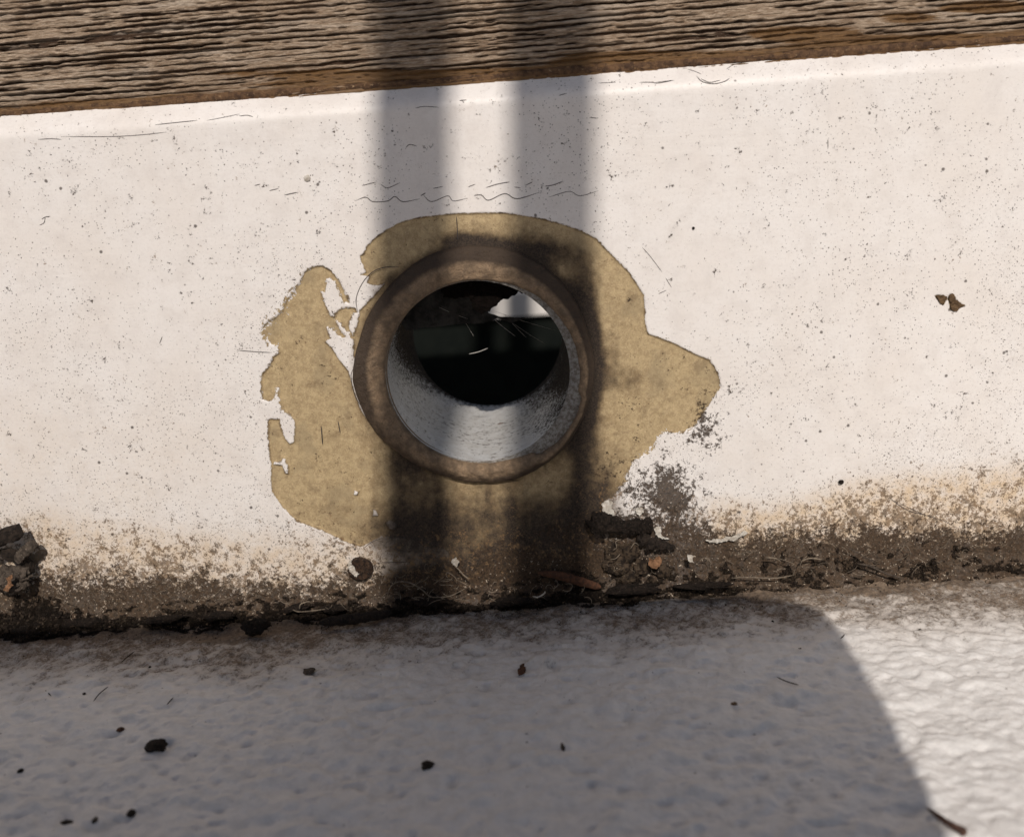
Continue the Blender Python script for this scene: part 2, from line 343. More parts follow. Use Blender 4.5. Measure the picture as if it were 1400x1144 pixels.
yel = np.clip(sst(45, -10, och-V)*.8*sst(680, 560, U)+sst(40, -15, och-V)*1.15*sst(930, 1010, U)+.18*blob(0, 640, 300, 90)+crN*.3*sst(560, 640, V), 0, 1)
rag = np.clip(blob(372, 415, 42, 52, 5.)+.06+blob(900, 640, 80, 70, 1.6)+blob(460, 430, 25, 40, .9)+blob(375, 560, 20, 40, .8), 0, 5)
Y = .00055*sst(-.05, .30, sdm)*(sdm > -1)
Y += .00022*fbm(X*22, Z*22, 3, 21)
Y += .0042*sst(ZT-.0068, ZT+.0012, Z)**1.6                       # the top edge rolls back towards the timber
Y -= .0022*sst(.010, -.002, Z)**2                                # slight cove at the foot
Y -= .00030*sst(0, 1, dirt)*vn(X*900, Z*900, 5)
Y = np.where(rr < .0300, np.maximum(Y, .0002), Y)
ic = (rr[:-1, :-1]+rr[1:, 1:])/2
wall = empty('bulwark_wall')
tag(wall, 'white painted wall with a hole in it, paint peeling to tan primer round the pipe', 'wall')
mesh('painted_face', np.stack([X, Y, Z], -1).reshape(-1, 3), gridf(len(xs), len(zs), ic > .0268), M['wall'], wall,
     attrs=dict(sd=sdm, dirt=dirt, spk=spk, grime=grime, yel=yel, rag=rag, ochre=ochre))
# back face with its hole, ends and foot
TH = .0585; ZTOP = .318
def plate_with_hole(name, y, r, mat, parent, z0=-.03, z1=ZTOP, hx=1.2, n=64):
    Vt, Fc = [], []
    for k in range(n):
        a = 2*math.pi*k/n; c, s = math.cos(a), math.sin(a)
        t = min(hx/abs(c) if abs(c) > 1e-9 else 9, ((z1-PC[2]) if s > 0 else (PC[2]-z0))/abs(s) if abs(s) > 1e-9 else 9)
        Vt += [(PC[0]+r*c, y, PC[2]+r*s), (PC[0]+t*c, y, PC[2]+t*s)]
    for k in range(n):
        m = (k+1) % n; Fc.append((2*k, 2*k+1, 2*m+1, 2*m))
    return mesh(name, Vt, Fc, mat, parent, False)
plate_with_hole('back_face', TH, .0262, M['back'], wall)

# hairline cracks in the paint: fine raised-lip lines lying on the face
def tube(path, r, k=5, taper=True):
    P = np.array(path, float); n = len(P); T = np.gradient(P, axis=0); T /= np.linalg.norm(T, axis=1)[:, None]+1e-12
    up = np.array([.13, -.3, .95]); A = np.cross(T, up); A /= np.linalg.norm(A, axis=1)[:, None]+1e-12; B = np.cross(T, A)
    t = np.linspace(0, 1, n); R = r*(np.clip(np.minimum(t, 1-t)*6+.25, 0, 1) if taper else np.ones(n))
    Vt = []
    for j in range(k):
        a = 2*math.pi*j/k; Vt.append(P+(A*math.cos(a)+B*math.sin(a))*R[:, None])
    Vt = np.stack(Vt, 1).reshape(-1, 3); Fc = []
    for i in range(n-1):
        for j in range(k): Fc.append((i*k+j, i*k+(j+1) % k, (i+1)*k+(j+1) % k, (i+1)*k+j))
    Fc.append(tuple(range(k))[::-1]); Fc.append(tuple((n-1)*k+j for j in range(k)))
    return Vt, Fc
def smoothp(pts, m=6):
    P = np.array(pts, float)
    if len(P) < 3: 
        t = np.linspace(0, 1, m)[:, None]; return P[0]*(1-t)+P[-1]*t
    Q = np.vstack([2*P[0]-P[1], P, 2*P[-1]-P[-2]]); out = []
    for i in range(1, len(Q)-2):
        for t in np.linspace(0, 1, m, endpoint=False):
            out.append(.5*((2*Q[i])+(-Q[i-1]+Q[i+1])*t+(2*Q[i-1]-5*Q[i]+4*Q[i+1]-Q[i+2])*t*t+(-Q[i-1]+3*Q[i]-3*Q[i+1]+Q[i+2])*t**3))
    out.append(P[-1]); return np.array(out)
def wally(x, z):
    """depth of the painted face at x, z"""
    return .00022*fbm(x*22, z*22, 3, 21)+.0042*sst(ZT-.0068, ZT+.0012, z)**1.6-.0022*sst(.010, -.002, z)**2
def onwall(pts, off=0., m=6):
    P = smoothp([(u, v, 0) for u, v in pts], m); out = []
    for u, v, _ in P:
        p = W(u, v)
        for _k in range(3): p = W(u, v, float(wally(p[0], p[2]))-off)
        out.append(p)
    return out
def join(parts):
    Vt, Fc, o = [], [], 0
    for v, f in parts:
        Vt.append(np.asarray(v)); Fc += [tuple(i+o for i in q) for q in f]; o += len(v)
    return np.vstack(Vt), Fc
CR = [[(52,191),(70,190),(84,191)],[(83,187),(150,187),(190,185),(228,181)],[(212,171),(240,168),(270,165)],[(283,165),(305,161),(328,156)],[(328,159),(338,158),(346,160)],
 [(485,275),(500,270),(510,276),(530,275),(540,269),(551,276),(574,272)],[(578,266),(590,276),(612,268),(620,275),(640,271)],[(648,268),(658,267),(668,274),(690,265),(707,272),(738,263)],[(750,270),(778,262),(793,268),(818,261)],
 [(495,254),(515,249)],[(520,252),(530,257),(547,250)],[(592,258),(606,255)],[(640,256),(650,252)],[(664,257),(680,252),(697,249)],[(703,256),(712,257)],[(718,254),(728,249)],[(745,255),(757,253),(770,248)],[(575,268),(582,264)],
 [(348,254),(356,252)],[(368,261),(381,258)],[(389,267),(407,263)],[(568,148),(580,146),(600,147)],[(628,138),(638,137)],[(764,131),(775,128)],[(806,161),(817,162)],
 [(896,113),(922,110)],[(818,114),(842,113)],[(874,113),(890,113),(900,114),(922,110)],[(940,95),(950,98),(959,102)],[(952,104),(960,112),(975,115),(990,112),(998,107)],[(958,108),(970,113),(985,110)],[(993,95),(1003,89),(1017,86)],
 [(1132,190),(1132,204)],[(878,338),(890,352),(905,372)],[(910,380),(918,393)],[(900,402),(911,397)],[(325,479),(350,481),(372,482)],[(57,300),(62,297),(69,296)],[(62,297),(60,305),(54,308)],
 [(489,427),(487,408),(495,388),(508,373),(524,366),(545,365)],[(483,503),(480,515),(485,540),(497,560)],[(555,202),(560,198),(570,200)],[(624,296),(625,310),(626,330)],[(517,205),(519,203)],
 [(1222,684),(1260,702),(1290,712),(1318,727)],[(1215,680),(1240,697),(1265,704)],[(218,470),(222,460)],[(439,582),(441,608)],[(462,575),(465,592)],[(497,749),(510,740),(524,735)],[(515,769),(560,768)]]
for c in CR:
    wd = .000105 if len(c) < 5 else .00012
    v, f = tube(onwall(c, .00001, 6), wd*random.uniform(.75, 1.15), 4); mesh('hairline_crack', v, f, M['crack'], wall)

# ------------------------------------------------------------------ timber board above the wall
wz = np.concatenate([np.arange(ZT-.0005, ZT+.036, .00013), ZT+.036+np.linspace(0, 1, 30)[1:]**1.5*(ZTOP-ZT-.036)])
wx = axis(-.140, .148, .0004, (-1.2, 1.2), 40)
X, Z = np.meshgrid(wx, wz, indexing='ij'); vv = Z-ZT-.010*X
vv = vv+.0011*fbm(X*12, vv*50, 3, 31)+.00036*fbm(X*70, vv*300, 3, 37)+.00030*fbm(X*420, vv*800, 3, 38)
s1 = .5+.5*np.sin(2*np.pi*(vv/.00128)+2.2*vn(X*9, vv*170, 41)/2+1.2*vn(X*3, vv*60, 43))
n1 = vn(X*30, vv*1000, 44); n2 = vn(X*110, vv*2400, 46); n3 = vn(X*420, vv*3800, 47)
ridge = np.clip(.34*s1+.36*n1+.34*n2+.24*n3-.09, 0, 1); ridge = sst(.33, .60, ridge)
amp = .65+1.1*vn(X*6, vv*140, 49)
low = sst(.0042, .0015, Z-ZT)                                   # compact lower lip
U, V = proj(X, np.full_like(X, .005), Z)
var = np.clip(np.exp(-((U-1090)/90)**2-((V-47)/11)**2)+.9*np.exp(-((U-1230)/60)**2-((V-26)/9)**2)+np.exp(-((U-1350)/70)**2-((V-12)/10)**2)+.7*np.exp(-((U-830)/120)**2-((V-78)/10)**2)
              +.55*np.exp(-((U-500)/300)**2-((V-103)/9)**2)+.6*sst(.005, .001, Z-ZT)*(1+.4*sst(700, 900, U))+.3*np.exp(-((U-280)/160)**2-((V-90)/14)**2), 0, 1)
Y = .0048-.00085*ridge*amp*(1-.55*low)*(1-.55*np.clip(var, 0, 1))-.0006*vn(X*40, Z*120, 51)-.0005*vn(X*12, Z*300, 53)-.00035*vn(X*500, vv*2600, 54)-.00025*vn(X*1100, vv*3600, 55)
wood = empty('timber_board'); tag(wood, 'weathered brown timber board with deep horizontal grain above the white wall', 'timber board')
mesh('board_face', np.stack([X, Y, Z], -1).reshape(-1, 3), gridf(len(wx), len(wz)), M['wood'], wood, attrs=dict(ridge=ridge, varnish=var))
c = [(-1.2, .0055, ZTOP), (1.2, .0055, ZTOP), (1.2, TH+.006, ZTOP+.001), (-1.2, TH+.006, ZTOP+.001), (-1.2, .0055, ZTOP+.02), (1.2, .0055, ZTOP+.02), (1.2, TH+.006, ZTOP+.02), (-1.2, TH+.006, ZTOP+.02)]
mesh('cap_rail', c, [(0, 3, 2, 1), (4, 5, 6, 7), (0, 1, 5, 4), (1, 2, 6, 5), (2, 3, 7, 6), (3, 0, 4, 7)], M['wood'], wood, False)
# ragged bead of bedding compound between timber and wall
bx = np.arange(-.16, .165, .0004); nb = 14; th = np.linspace(-.5, 1.0, nb)*math.pi
BX, BT = np.meshgrid(bx, th, indexing='ij'); rw = .0007+.0008*(fbm(BX*90, BT*2, 4, 61)+.30)+.0007*vn(BX*30, BT*0, 62)+.0003*fbm(BX*900, BT*4, 3, 64)
mesh('bedding_bead', np.stack([BX, .0044-rw*np.cos(BT)*.9+.0002, ZT+.0007+rw*np.sin(BT)*.95+.0003*fbm(BX*300, BT*3, 3, 63)], -1).reshape(-1, 3), gridf(len(bx), nb), M['bead'], wood)

# ------------------------------------------------------------------ deck
dxs = axis(-.135, .14, .00045, (-1.6, 1.6)); dys = np.concatenate([(-.13-np.linspace(0, 1, 24)[1:]**2*1.9)[::-1], np.arange(-.13, .002, .00045)])
X, Y = np.meshgrid(dxs, dys, indexing='ij')
wx_ = X+.002*fbm(X*150, Y*150, 2, 71); wy_ = Y+.002*fbm(X*150, Y*150, 2, 72)
b1 = fbm(wx_*190+.3*Y*150, wy_*250, 4, 73, .6); b2 = vn(wx_*330, wy_*480, 74); b3 = vn(wx_*120, wy_*190, 76)
fine = sst(-.20, -.12, Y)
Z = fine*(.0018*b1+.00055*(1-sst(.0, .40, b2))*-1+.0007*sst(.35, .9, b3))
pit = np.clip(sst(.26, .06, b2)*sst(.1, -.15, b1)*1.0, 0, 1)*sst(-.002, -.03, Y)
U, V = proj(X, Y, np.zeros_like(X))
edge = np.interp(U, [-900, 0, 150, 300, 420, 500, 620, 800, 1000, 1100, 1250, 1400, 2300], [888, 888, 882, 885, 872, 856, 846, 838, 822, 820, 812, 806, 806])
dirt = np.clip(.5+(edge-V)/30+fbm(X*110, Y*150, 4, 77)*.9, 0, 1.3)
dirt = np.maximum(dirt, sst(110, -10, V-edge)*.62+fbm(X*90, Y*120, 4, 78)*.3)
dirt = np.where(Y < -.06, np.minimum(dirt, .1), dirt)
Z += .0018*sst(-.004, .001, Y)**2
deck = mesh('deck', np.stack([X, Y, Z], -1).reshape(-1, 3), gridf(len(dxs), len(dys)), M['deck'], attrs=dict(dirt=np.clip(dirt, 0, 1.3), pit=pit))
tag(deck, kind='structure')

# ------------------------------------------------------------------ drain pipe through the wall
pipe = empty('drain_pipe', tuple(PC)); tag(pipe, 'round drain pipe through the white wall, grey inside with a brown sealant collar', 'pipe')
na, ny = 220, 120; A, T = np.meshgrid(np.arange(na)/na*2*np.pi, np.linspace(-.0002, TH+.0015, ny), indexing='ij')
rb = RB+.00012*fbm(np.cos(A)*2+5, T*80+np.sin(A)*2, 3, 81)
X, Z = PC[0]+rb*np.cos(A), PC[2]+rb*np.sin(A)
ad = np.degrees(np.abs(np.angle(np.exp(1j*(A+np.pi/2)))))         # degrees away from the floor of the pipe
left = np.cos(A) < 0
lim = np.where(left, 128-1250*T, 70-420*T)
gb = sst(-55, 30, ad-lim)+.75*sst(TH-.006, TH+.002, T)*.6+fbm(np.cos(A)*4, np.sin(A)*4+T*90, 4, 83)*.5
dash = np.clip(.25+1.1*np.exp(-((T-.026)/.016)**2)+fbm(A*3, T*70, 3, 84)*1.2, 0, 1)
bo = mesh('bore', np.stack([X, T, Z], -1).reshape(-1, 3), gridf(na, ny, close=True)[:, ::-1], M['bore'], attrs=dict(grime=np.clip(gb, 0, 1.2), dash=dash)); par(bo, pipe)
# cut end of the pipe
ne = 6; A, S = np.meshgrid(np.arange(na)/na*2*np.pi, np.linspace(0, 1, ne), indexing='ij')
r = RB+S*.0042; X, Z = PC[0]+r*np.cos(A), PC[2]+r*np.sin(A)
par(mesh('pipe_end', np.stack([X, -.0002-.0003*np.sin(S*np.pi)+.0003*fbm(X*800, Z*800, 3, 85), Z], -1).reshape(-1, 3), gridf(na, ne, close=True), M['end']), pipe)
A, T = np.meshgrid(np.arange(64)/64*2*np.pi, np.linspace(.001, TH+.0015, 3), indexing='ij')
par(mesh('pipe_wall', np.stack([PC[0]+.0262*np.cos(A), T, PC[2]+.0262*np.sin(A)], -1).reshape(-1, 3), gridf(64, 3, close=True), M['back']), pipe)
# collar of sealant
nc_, ns = 420, 44; A, S = np.meshgrid(np.arange(nc_)/nc_*2*np.pi, np.linspace(0, 1, ns), indexing='ij'); deg = np.degrees(A)
rin = np.interp(deg, [0, 20, 50, 75, 100, 180, 240, 285, 300, 303, 318, 335, 343, 346, 352, 360], [137, 135, 130, 125, 124, 124, 125, 128, 132, 141, 146, 147, 145, 137, 137, 138])
rin = rin+2.2*fbm(np.cos(A)*9, np.sin(A)*9, 3, 91)*sst(-.2, .5, np.cos(A))
rout = np.interp(deg, [0, 20, 45, 70, 90, 110, 135, 160, 180, 200, 225, 250, 270, 290, 315, 340, 360], [158, 160, 168, 172, 172, 170, 166, 167, 171, 168, 158, 155, 157, 160, 160, 157, 158])+5*fbm(np.cos(A)*3, np.sin(A)*3, 4, 92)
r = (rin+(rout-rin)*S)*PXM/1000*1.005
Hh = .0019*(1+.7*fbm(np.cos(A)*5, np.sin(A)*5+S*1.5, 4, 93))*np.interp(deg, [0, 60, 120, 180, 270, 330, 360], [.75, .95, 1.05, 1.1, 1.15, .8, .75])
prof = np.sin(np.pi*np.clip(S, 0, 1)**.85)**.55
Yc = -(Hh*prof)+.0012*sst(.08, 0, S)+.0009*sst(.965, 1., S)-.0005*fbm(np.cos(A)*14, np.sin(A)*14+S*3, 4, 95)-.00022*fbm(np.cos(A)*60, np.sin(A)*60+S*9, 3, 94)
X, Z = PC[0]+r*np.cos(A), PC[2]+r*np.sin(A)
collar_grime = np.clip(1.25*(sst(.38, .85, S)*np.interp(deg, [0, 30, 60, 90, 120, 150, 180, 210, 240, 270, 300, 330, 360], [1.2, 1.3, 1.25, 1.1, 1.0, .75, .8, .5, .5, .55, .6, .9, 1.2])
                  +.35*sst(.25, .8, S)*sst(60, 0, np.abs(deg-40))+.3*sst(40, 0, np.abs(deg-175))*sst(.3, .7, S))+.35*fbm(np.cos(A)*5, np.sin(A)*5+S, 4, 96)+.0, 0, 1)  # grime mask: dark outer rim, heaviest at top and right
par(mesh('sealant_collar', np.stack([X, Yc, Z], -1).reshape(-1, 3), gridf(nc_, ns, close=True), M['collar'], attrs=dict(grime=collar_grime)), pipe)

def ragged(pts, amt=.10, it=2):
    rr_ = random.Random(int(pts[0][0]*7+pts[0][1]))
    for _ in range(it):
        q = []
        for (x0, y0), (x1, y1) in zip(pts, pts[1:]+pts[:1]):
            L = math.hypot(x1-x0, y1-y0); d = rr_.uniform(-amt, amt)*L*1.6; q += [(x0, y0), ((x0+x1)/2-(y1-y0)/L*d, (y0+y1)/2+(x1-x0)/L*d)]
        pts = q
    return pts
def slab(name, pts, y, thick, mat, parent=None, jit=.0002, sub=2, world=None, seed=0):
    """a flake: outline in photo pixels on the plane at depth y, with real thickness and a rough face"""
    import bmesh
    pts = ragged(pts, .13, 2 if len(pts) < 14 else 1); sub = min(sub, 1)
    bm = bmesh.new(); vs_ = [bm.verts.new(Vector(world(u, v) if world else W(u, v, y))) for u, v in pts]
    f = bm.faces.new(vs_); bm.normal_update()
    nrm = f.normal.copy(); toc = Vector(CP)-vs_[0].co
    if nrm.dot(toc) < 0: nrm = -nrm
    bmesh.ops.triangulate(bm, faces=[f]); bmesh.ops.subdivide_edges(bm, edges=bm.edges[:], cuts=sub, use_grid_fill=True)
    ex = bmesh.ops.extrude_face_region(bm, geom=bm.faces[:]); up = [g for g in ex['geom'] if isinstance(g, bmesh.types.BMVert)]
    rim = set(v for e in bm.edges if e.is_boundary for v in e.verts)
    for v in up:
        k = fbm(v.co.x*900+seed, (v.co.z+v.co.y)*900, 3, seed)*2
        v.co += nrm*(thick*(.75+.5*float(k)))
    for v in bm.verts: v.co += Vector((random.uniform(-1, 1), random.uniform(-1, 1), random.uniform(-1, 1)))*jit*.5
    bmesh.ops.recalc_face_normals(bm, faces=bm.faces[:])
    me = bpy.data.meshes.new(name); bm.to_mesh(me); bm.free(); me.update(); return link(name, me, mat, parent, False)
FL = [(425,185),(438,172),(450,160),(485,148),(520,140),(560,136),(600,135),(640,139),(680,145),(720,160),(760,175),(800,190),(790,205),(770,195),(740,215),(700,230),(680,245),(672,258),(660,265),(640,285),(610,295),(600,302),(590,285),(570,280),(555,260),(560,245),(545,220),(520,225),(480,232),(450,225),(440,222),(425,222),(428,205),(415,200)]
fl = slab('hanging_crust', [(480+a/3.365, 340+b/3.365+(-5 if b < 195 else 0)) for a, b in FL], .006, .0014, M['tar'], sub=3, seed=5)
tag(fl, 'black tarry crust hanging from the top inside the pipe mouth', 'crust')
# cobweb threads, and a film enlarged and darkened to hide the bright view
fw = slab('cobweb_dark_sheet', [(560,392),(600,378),(650,376),(660,392),(664,408),(662,420),(668,428),(700,434),(735,438),(700,442),(660,442),(600,446),(556,452),(546,422)], .016, .0003, M['film'], sub=2, seed=9)
tag(fw, 'cobweb under the black crust, made a large dark sheet to shade the view through the pipe', 'cobweb')
wb = empty('cobweb_threads', tuple(W(690, 440, .02))); tag(wb, 'thin pale cobweb threads stretched across the pipe opening', 'cobweb')
for p, q, y, r in [((641,484),(667,476),.012,.00016),((631,432),(648,460),.018,.00006),((668,430),(705,460),.018,.00007),((688,428),(720,462),.02,.00006),((675,425),(760,452),.02,.00006),((600,420),(640,436),.015,.00006),((700,441),(745,470),.024,.00005)]:
    v, f = tube(smoothp([W(*p, y), (W(*p, y)+W(*q, y))/2+np.array([0, .001, -.0004]), W(*q, y)], 5), r, 4); par(mesh('thread', v, f, M['web']), wb)
bf = slab('rust_flake', [(680,580),(688,578),(697,580),(705,582),(700,586),(690,586),(684,584)], 0, .0003, M['rust'], world=lambda u, v: (lambda t: W(u, v, t))(0.0355), seed=3)
tag(bf, 'rusty brown flake lying on the floor inside the pipe', 'flake')

# ------------------------------------------------------------------ beyond the pipe
SH = ZTOP+.02-.5*math.tan(el)                     # height up to which the wall shades things half a metre behind it
def box(name, lo, hi, mat, parent=None):
    x0, y0, z0 = lo; x1, y1, z1 = hi
    v = [(x0, y0, z0), (x1, y0, z0), (x1, y1, z0), (x0, y1, z0), (x0, y0, z1), (x1, y0, z1), (x1, y1, z1), (x0, y1, z1)]
    return mesh(name, v, [(0, 3, 2, 1), (4, 5, 6, 7), (0, 1, 5, 4), (1, 2, 6, 5), (2, 3, 7, 6), (3, 0, 4, 7)], mat, parent, False)
dock = empty('dock_edge', (0, .5, -.9)); tag(dock, 'dark boarded edge with a white rail on top, seen through the pipe', 'dock edge')
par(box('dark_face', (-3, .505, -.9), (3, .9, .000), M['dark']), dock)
par(box('white_rail', (-3, .498, .0015), (3, .53, .0195), M['rail']), dock)
par(box('upper_board', (-3, .545, .0015), (3, .60, .20), M['back']), dock)
gnd = mesh('ground', [(-60, -60, -.9), (60, -60, -.9), (60, 60, -.9), (-60, 60, -.9)], [(0, 1, 2, 3)], M['ground'], None, False); tag(gnd, kind='structure')

# ------------------------------------------------------------------ things in front that throw the shadows
def shadow_src(p, dist): return np.array(p)+TOSUN*dist
for (xt, zt, xb, zb, rad, lab) in ((-.0108, .135, -.0197, .028, .0097, 'left one of two round rail posts whose shadows fall on the wall'), (.0233, .133, .0168, .026, .0107, 'right one of two round rail posts whose shadows fall on the wall')):
    a = shadow_src((xt, 0, zt), .86); b = shadow_src((xb, 0, zb), .86); d = (a-b)/(a-b)[2]
    lo = b-d*b[2]; hi = b+d*(1.1-b[2]); root = empty('rail_post', tuple(lo)); tag(root, lab, 'post', 'rail posts in front of the wall')
    v, f = tube([lo+(hi-lo)*t for t in np.linspace(0, 1, 6)], rad, 32, False); par(mesh('shaft', v, f, M['rail']), root)
    v, f = tube([lo, lo+d*.006], rad*1.9, 32, False); par(mesh('foot_flange', v, f, M['rail']), root)
YB = -.31  # plane of a made-up board, outlined by the shadow it must cast
edge_px = [(1282, 1135), (1270, 1110), (1236, 1035), (1203, 968), (1178, 915), (1158, 878), (1138, 853), (1118, 836), (1100, 828), (1080, 825)]
sh = [G(u, v) for u, v in edge_px]; sh = [(p[0], p[1]) for p in sh]
sh = [(sh[0][0]+(sh[0][0]-sh[2][0])*k, sh[0][1]+(sh[0][1]-sh[2][1])*k) for k in (4.6,)]+sh+[(sh[-1][0]-.012, -.0030), (-.30, -.0030), (-.36, YB)]
out = []
for x, y in sh:                                  # carry each point of the shadow's outline back along the sunbeam to the board's plane
    t = (y-YB)/(math.cos(el)*math.cos(az)); out.append((x+TOSUN[0]*t, max(t*TOSUN[2], 0)+.0008))
n = len(out); v = [(x, YB, z) for x, z in out]+[(x, YB-.012, z) for x, z in out]
pn = mesh('shadow_board', v, [tuple(range(n)), tuple(range(2*n-1, n-1, -1))]+[(i, i+n, (i+1) % n+n, (i+1) % n) for i in range(n)], M['rail'], None, False)
tag(pn, 'made-up upright board with rounded corner, outlined to shade the deck in front of the wall', 'board')

# ------------------------------------------------------------------ silt and debris along the foot of the wall
mxs = np.arange(-.17, .175, .0004); nm_ = 44
X, S = np.meshgrid(mxs, np.linspace(0, 1, nm_), indexing='ij')
Um, Vm = proj(mxs, np.zeros_like(mxs), np.zeros_like(mxs))
hz = np.interp(Um, [-300, 0, 90, 160, 300, 420, 520, 620, 760, 830, 880, 930, 1000, 1100, 1200, 1400, 1700], [.011, .012, .010, .0055, .0065, .007, .0065, .006, .007, .010, .011, .0095, .0115, .0128, .0135, .0150, .015])
hy = np.interp(Um, [-300, 0, 90, 160, 300, 420, 520, 620, 760, 830, 930, 1000, 1100, 1400, 1700], [.0085, .0085, .008, .0055, .0065, .0060, .0058, .0050, .0050, .0052, .0034, .0026, .0018, .0016, .0016])
hz = hz*(1+.5*fbm(mxs*120, mxs*0, 4, 101)); hy = hy*(1+.9*fbm(mxs*160, mxs*0+3, 4, 102))
ang = S*np.pi/2; bulge = .62+.2*fbm(X*60, S*3, 3, 103)
ez = 1-np.sin(ang)**(1/bulge*.9); ey = 1-np.cos(ang)**(1/bulge*.9)
Zm = hz[:, None]*ez; Ym = .0012-(hy[:, None]+.0012)*ey
nz = fbm(X*350, S*9, 4, 104); nn = .0032*nz*np.sin(ang*2)**.5+.0011*(vn(X*700, S*18, 106)-.5)*np.sin(ang*2)**.5+.0007*(vn(X*1500, S*40, 105)-.5)*np.sin(ang*2)**.5
Zm += nn; Ym -= nn*1.2; Zm += .0001
darkm = np.clip(np.interp(Um, [0, 140, 200, 420, 520, 620, 700, 800, 860, 960, 1000], [.9, .85, .6, .7, .95, .85, 1., 1., .7, .2, 0.])[:, None]*sst(.15, .5, S)-nz*1.1+fbm(X*120, S*4, 3, 107)*.3+.25*sst(.75, .95, S), 0, 1)  # gaps and lower crevice darkened in the colour, where shade would lie
silt = mesh('silt_bank', np.stack([X, Ym, Zm], -1).reshape(-1, 3), gridf(len(mxs), nm_)[:, ::-1], M['soil'], attrs=dict(dark=darkm))
tag(silt, 'dark brown silt packed along the foot of the white wall', 'silt', kind='stuff')

ico = [(0, 0, 1), (.894, 0, .447), (.276, .851, .447), (-.724, .526, .447), (-.724, -.526, .447), (.276, -.851, .447), (.724, .526, -.447), (-.276, .851, -.447), (-.894, 0, -.447), (-.276, -.851, -.447), (.724, -.526, -.447), (0, 0, -1)]
icf = [(0, 1, 2), (0, 2, 3), (0, 3, 4), (0, 4, 5), (0, 5, 1), (1, 6, 2), (2, 7, 3), (3, 8, 4), (4, 9, 5), (5, 10, 1), (2, 6, 7), (3, 7, 8), (4, 8, 9), (5, 9, 10), (1, 10, 6), (6, 11, 7), (7, 11, 8), (8, 11, 9), (9, 11, 10), (10, 11, 6)]
def granules(name, P, R, label, mat, dark):
    n = len(P); V0 = np.array(ico)[None]*(1+.35*rng.standard_normal((n, 12, 1)))*rng.uniform(.5, 1.3, (n, 1, 3))*R[:, None, None]+P[:, None]
    Fc = (np.array(icf)[None]+12*np.arange(n)[:, None, None]).reshape(-1, 3)
    o = mesh(name, V0.reshape(-1, 3), Fc, mat, None, False, dict(dark=np.repeat(dark, 12))); tag(o, label, 'grit', kind='stuff'); return o
N = 32000; ii = rng.integers(0, len(mxs), N); jj = np.clip((rng.beta(1.3, 1.5, N)*nm_).astype(int), 0, nm_-1)
P = np.stack([mxs[ii]+rng.uniform(-.0002, .0002, N), Ym[ii, jj], Zm[ii, jj]], -1); R = .00007+.00045*rng.random(N)**3.4
granules('silt_granules', P, R, 'fine dark grit crumbs covering the silt along the wall foot', M['grain'], darkm[ii, jj])
N = 6500; px = rng.uniform(-.13, .14, N); hh = np.interp(proj(px, 0*px, 0*px)[0], Um, hz)
pz = hh*(.6+rng.exponential(.32, N)); P = np.stack([px, wally(px, pz)-.00003, pz], -1)
k = pz < .036; granules('clinging_grit', P[k], (.00005+.00014*rng.random(N)**2.5)[k], 'tiny brown grit specks clinging to the lower white wall', M['grain'], np.zeros(k.sum()))
N = 2600; px = rng.uniform(-.13, .14, N); py = -(np.interp(proj(px, 0*px, 0*px)[0], Um, hy)*.8+rng.exponential(.004, N)); P = np.stack([px, py, 0*px+.0001], -1)
granules('deck_grit', P, .00005+.00016*rng.random(N)**2.5, 'small grit crumbs strewn on the deck edge beside the silt', M['grain'], np.zeros(N))

def chunk(name, c, size, rot, mat, seed, label, cat, rough=.35, sub=3, group=None):
    import bmesh
    bm = bmesh.new(); bmesh.ops.create_icosphere(bm, subdivisions=sub, radius=1)
    for v in bm.verts:
        p = v.co.copy(); k = 1+rough*2*float(fbm(p.x*1.6+seed*3.1+p.z, p.y*1.6+p.z*1.3, 3, seed))+rough*.9*float(fbm(p.x*6+p.z*3, p.y*6-p.z*5+seed, 2, seed+3))
        v.co = Vector((p.x*size[0]*k, p.y*size[1]*k, p.z*size[2]*k))
    me = bpy.data.meshes.new(name); bm.to_mesh(me); bm.free(); o = link(name, me, mat, None, False)
    o.location = Vector(c); o.rotation_euler = rot; tag(o, label, cat, group); return o
mm = .001
def wz_(u, v, off): return W(u, v, -off)
def rope(name, pts, rads, mat, label, cat, seed, rough=.35, flat=.7, k=26):
    """a knobbly elongated lump through world points"""
    P = smoothp(pts, 22); n = len(P); T = np.gradient(P, axis=0); T /= np.linalg.norm(T, axis=1)[:, None]
    B = np.array([0, -1, .15]); A = np.cross(T, B); A /= np.linalg.norm(A, axis=1)[:, None]; B2 = np.cross(A, T)
    t = np.linspace(0, 1, n); R = np.interp(t, np.linspace(0, 1, len(rads)), rads)*np.clip(np.sqrt(np.minimum(t, 1-t)*14), .12, 1)
    J, Th = np.meshgrid(np.arange(n), np.arange(k)/k*2*np.pi, indexing='ij')
    q = R[:, None]*(1+rough*2*fbm(J*.16+seed, np.cos(Th)*1.3+np.sin(Th)*.8, 3, seed)+rough*1.1*fbm(J*.5, Th*4, 3, seed+5))
    Vt = P[:, None]+A[:, None]*(q*np.cos(Th))[..., None]+B2[:, None]*(q*np.sin(Th)*flat)[..., None]
    Vt = np.concatenate([Vt.reshape(-1, 3), P[:1], P[-1:]]); Fc = []
    for i in range(n-1):
        for j in range(k): Fc.append((i*k+j, i*k+(j+1) % k, (i+1)*k+(j+1) % k, (i+1)*k+j))
    for j in range(k): Fc.append((j, n*k, (j+1) % k)); Fc.append(((n-1)*k+j, (n-1)*k+(j+1) % k, n*k+1))
    o = mesh(name, Vt, Fc, mat, None, False); tag(o, label, cat); return o
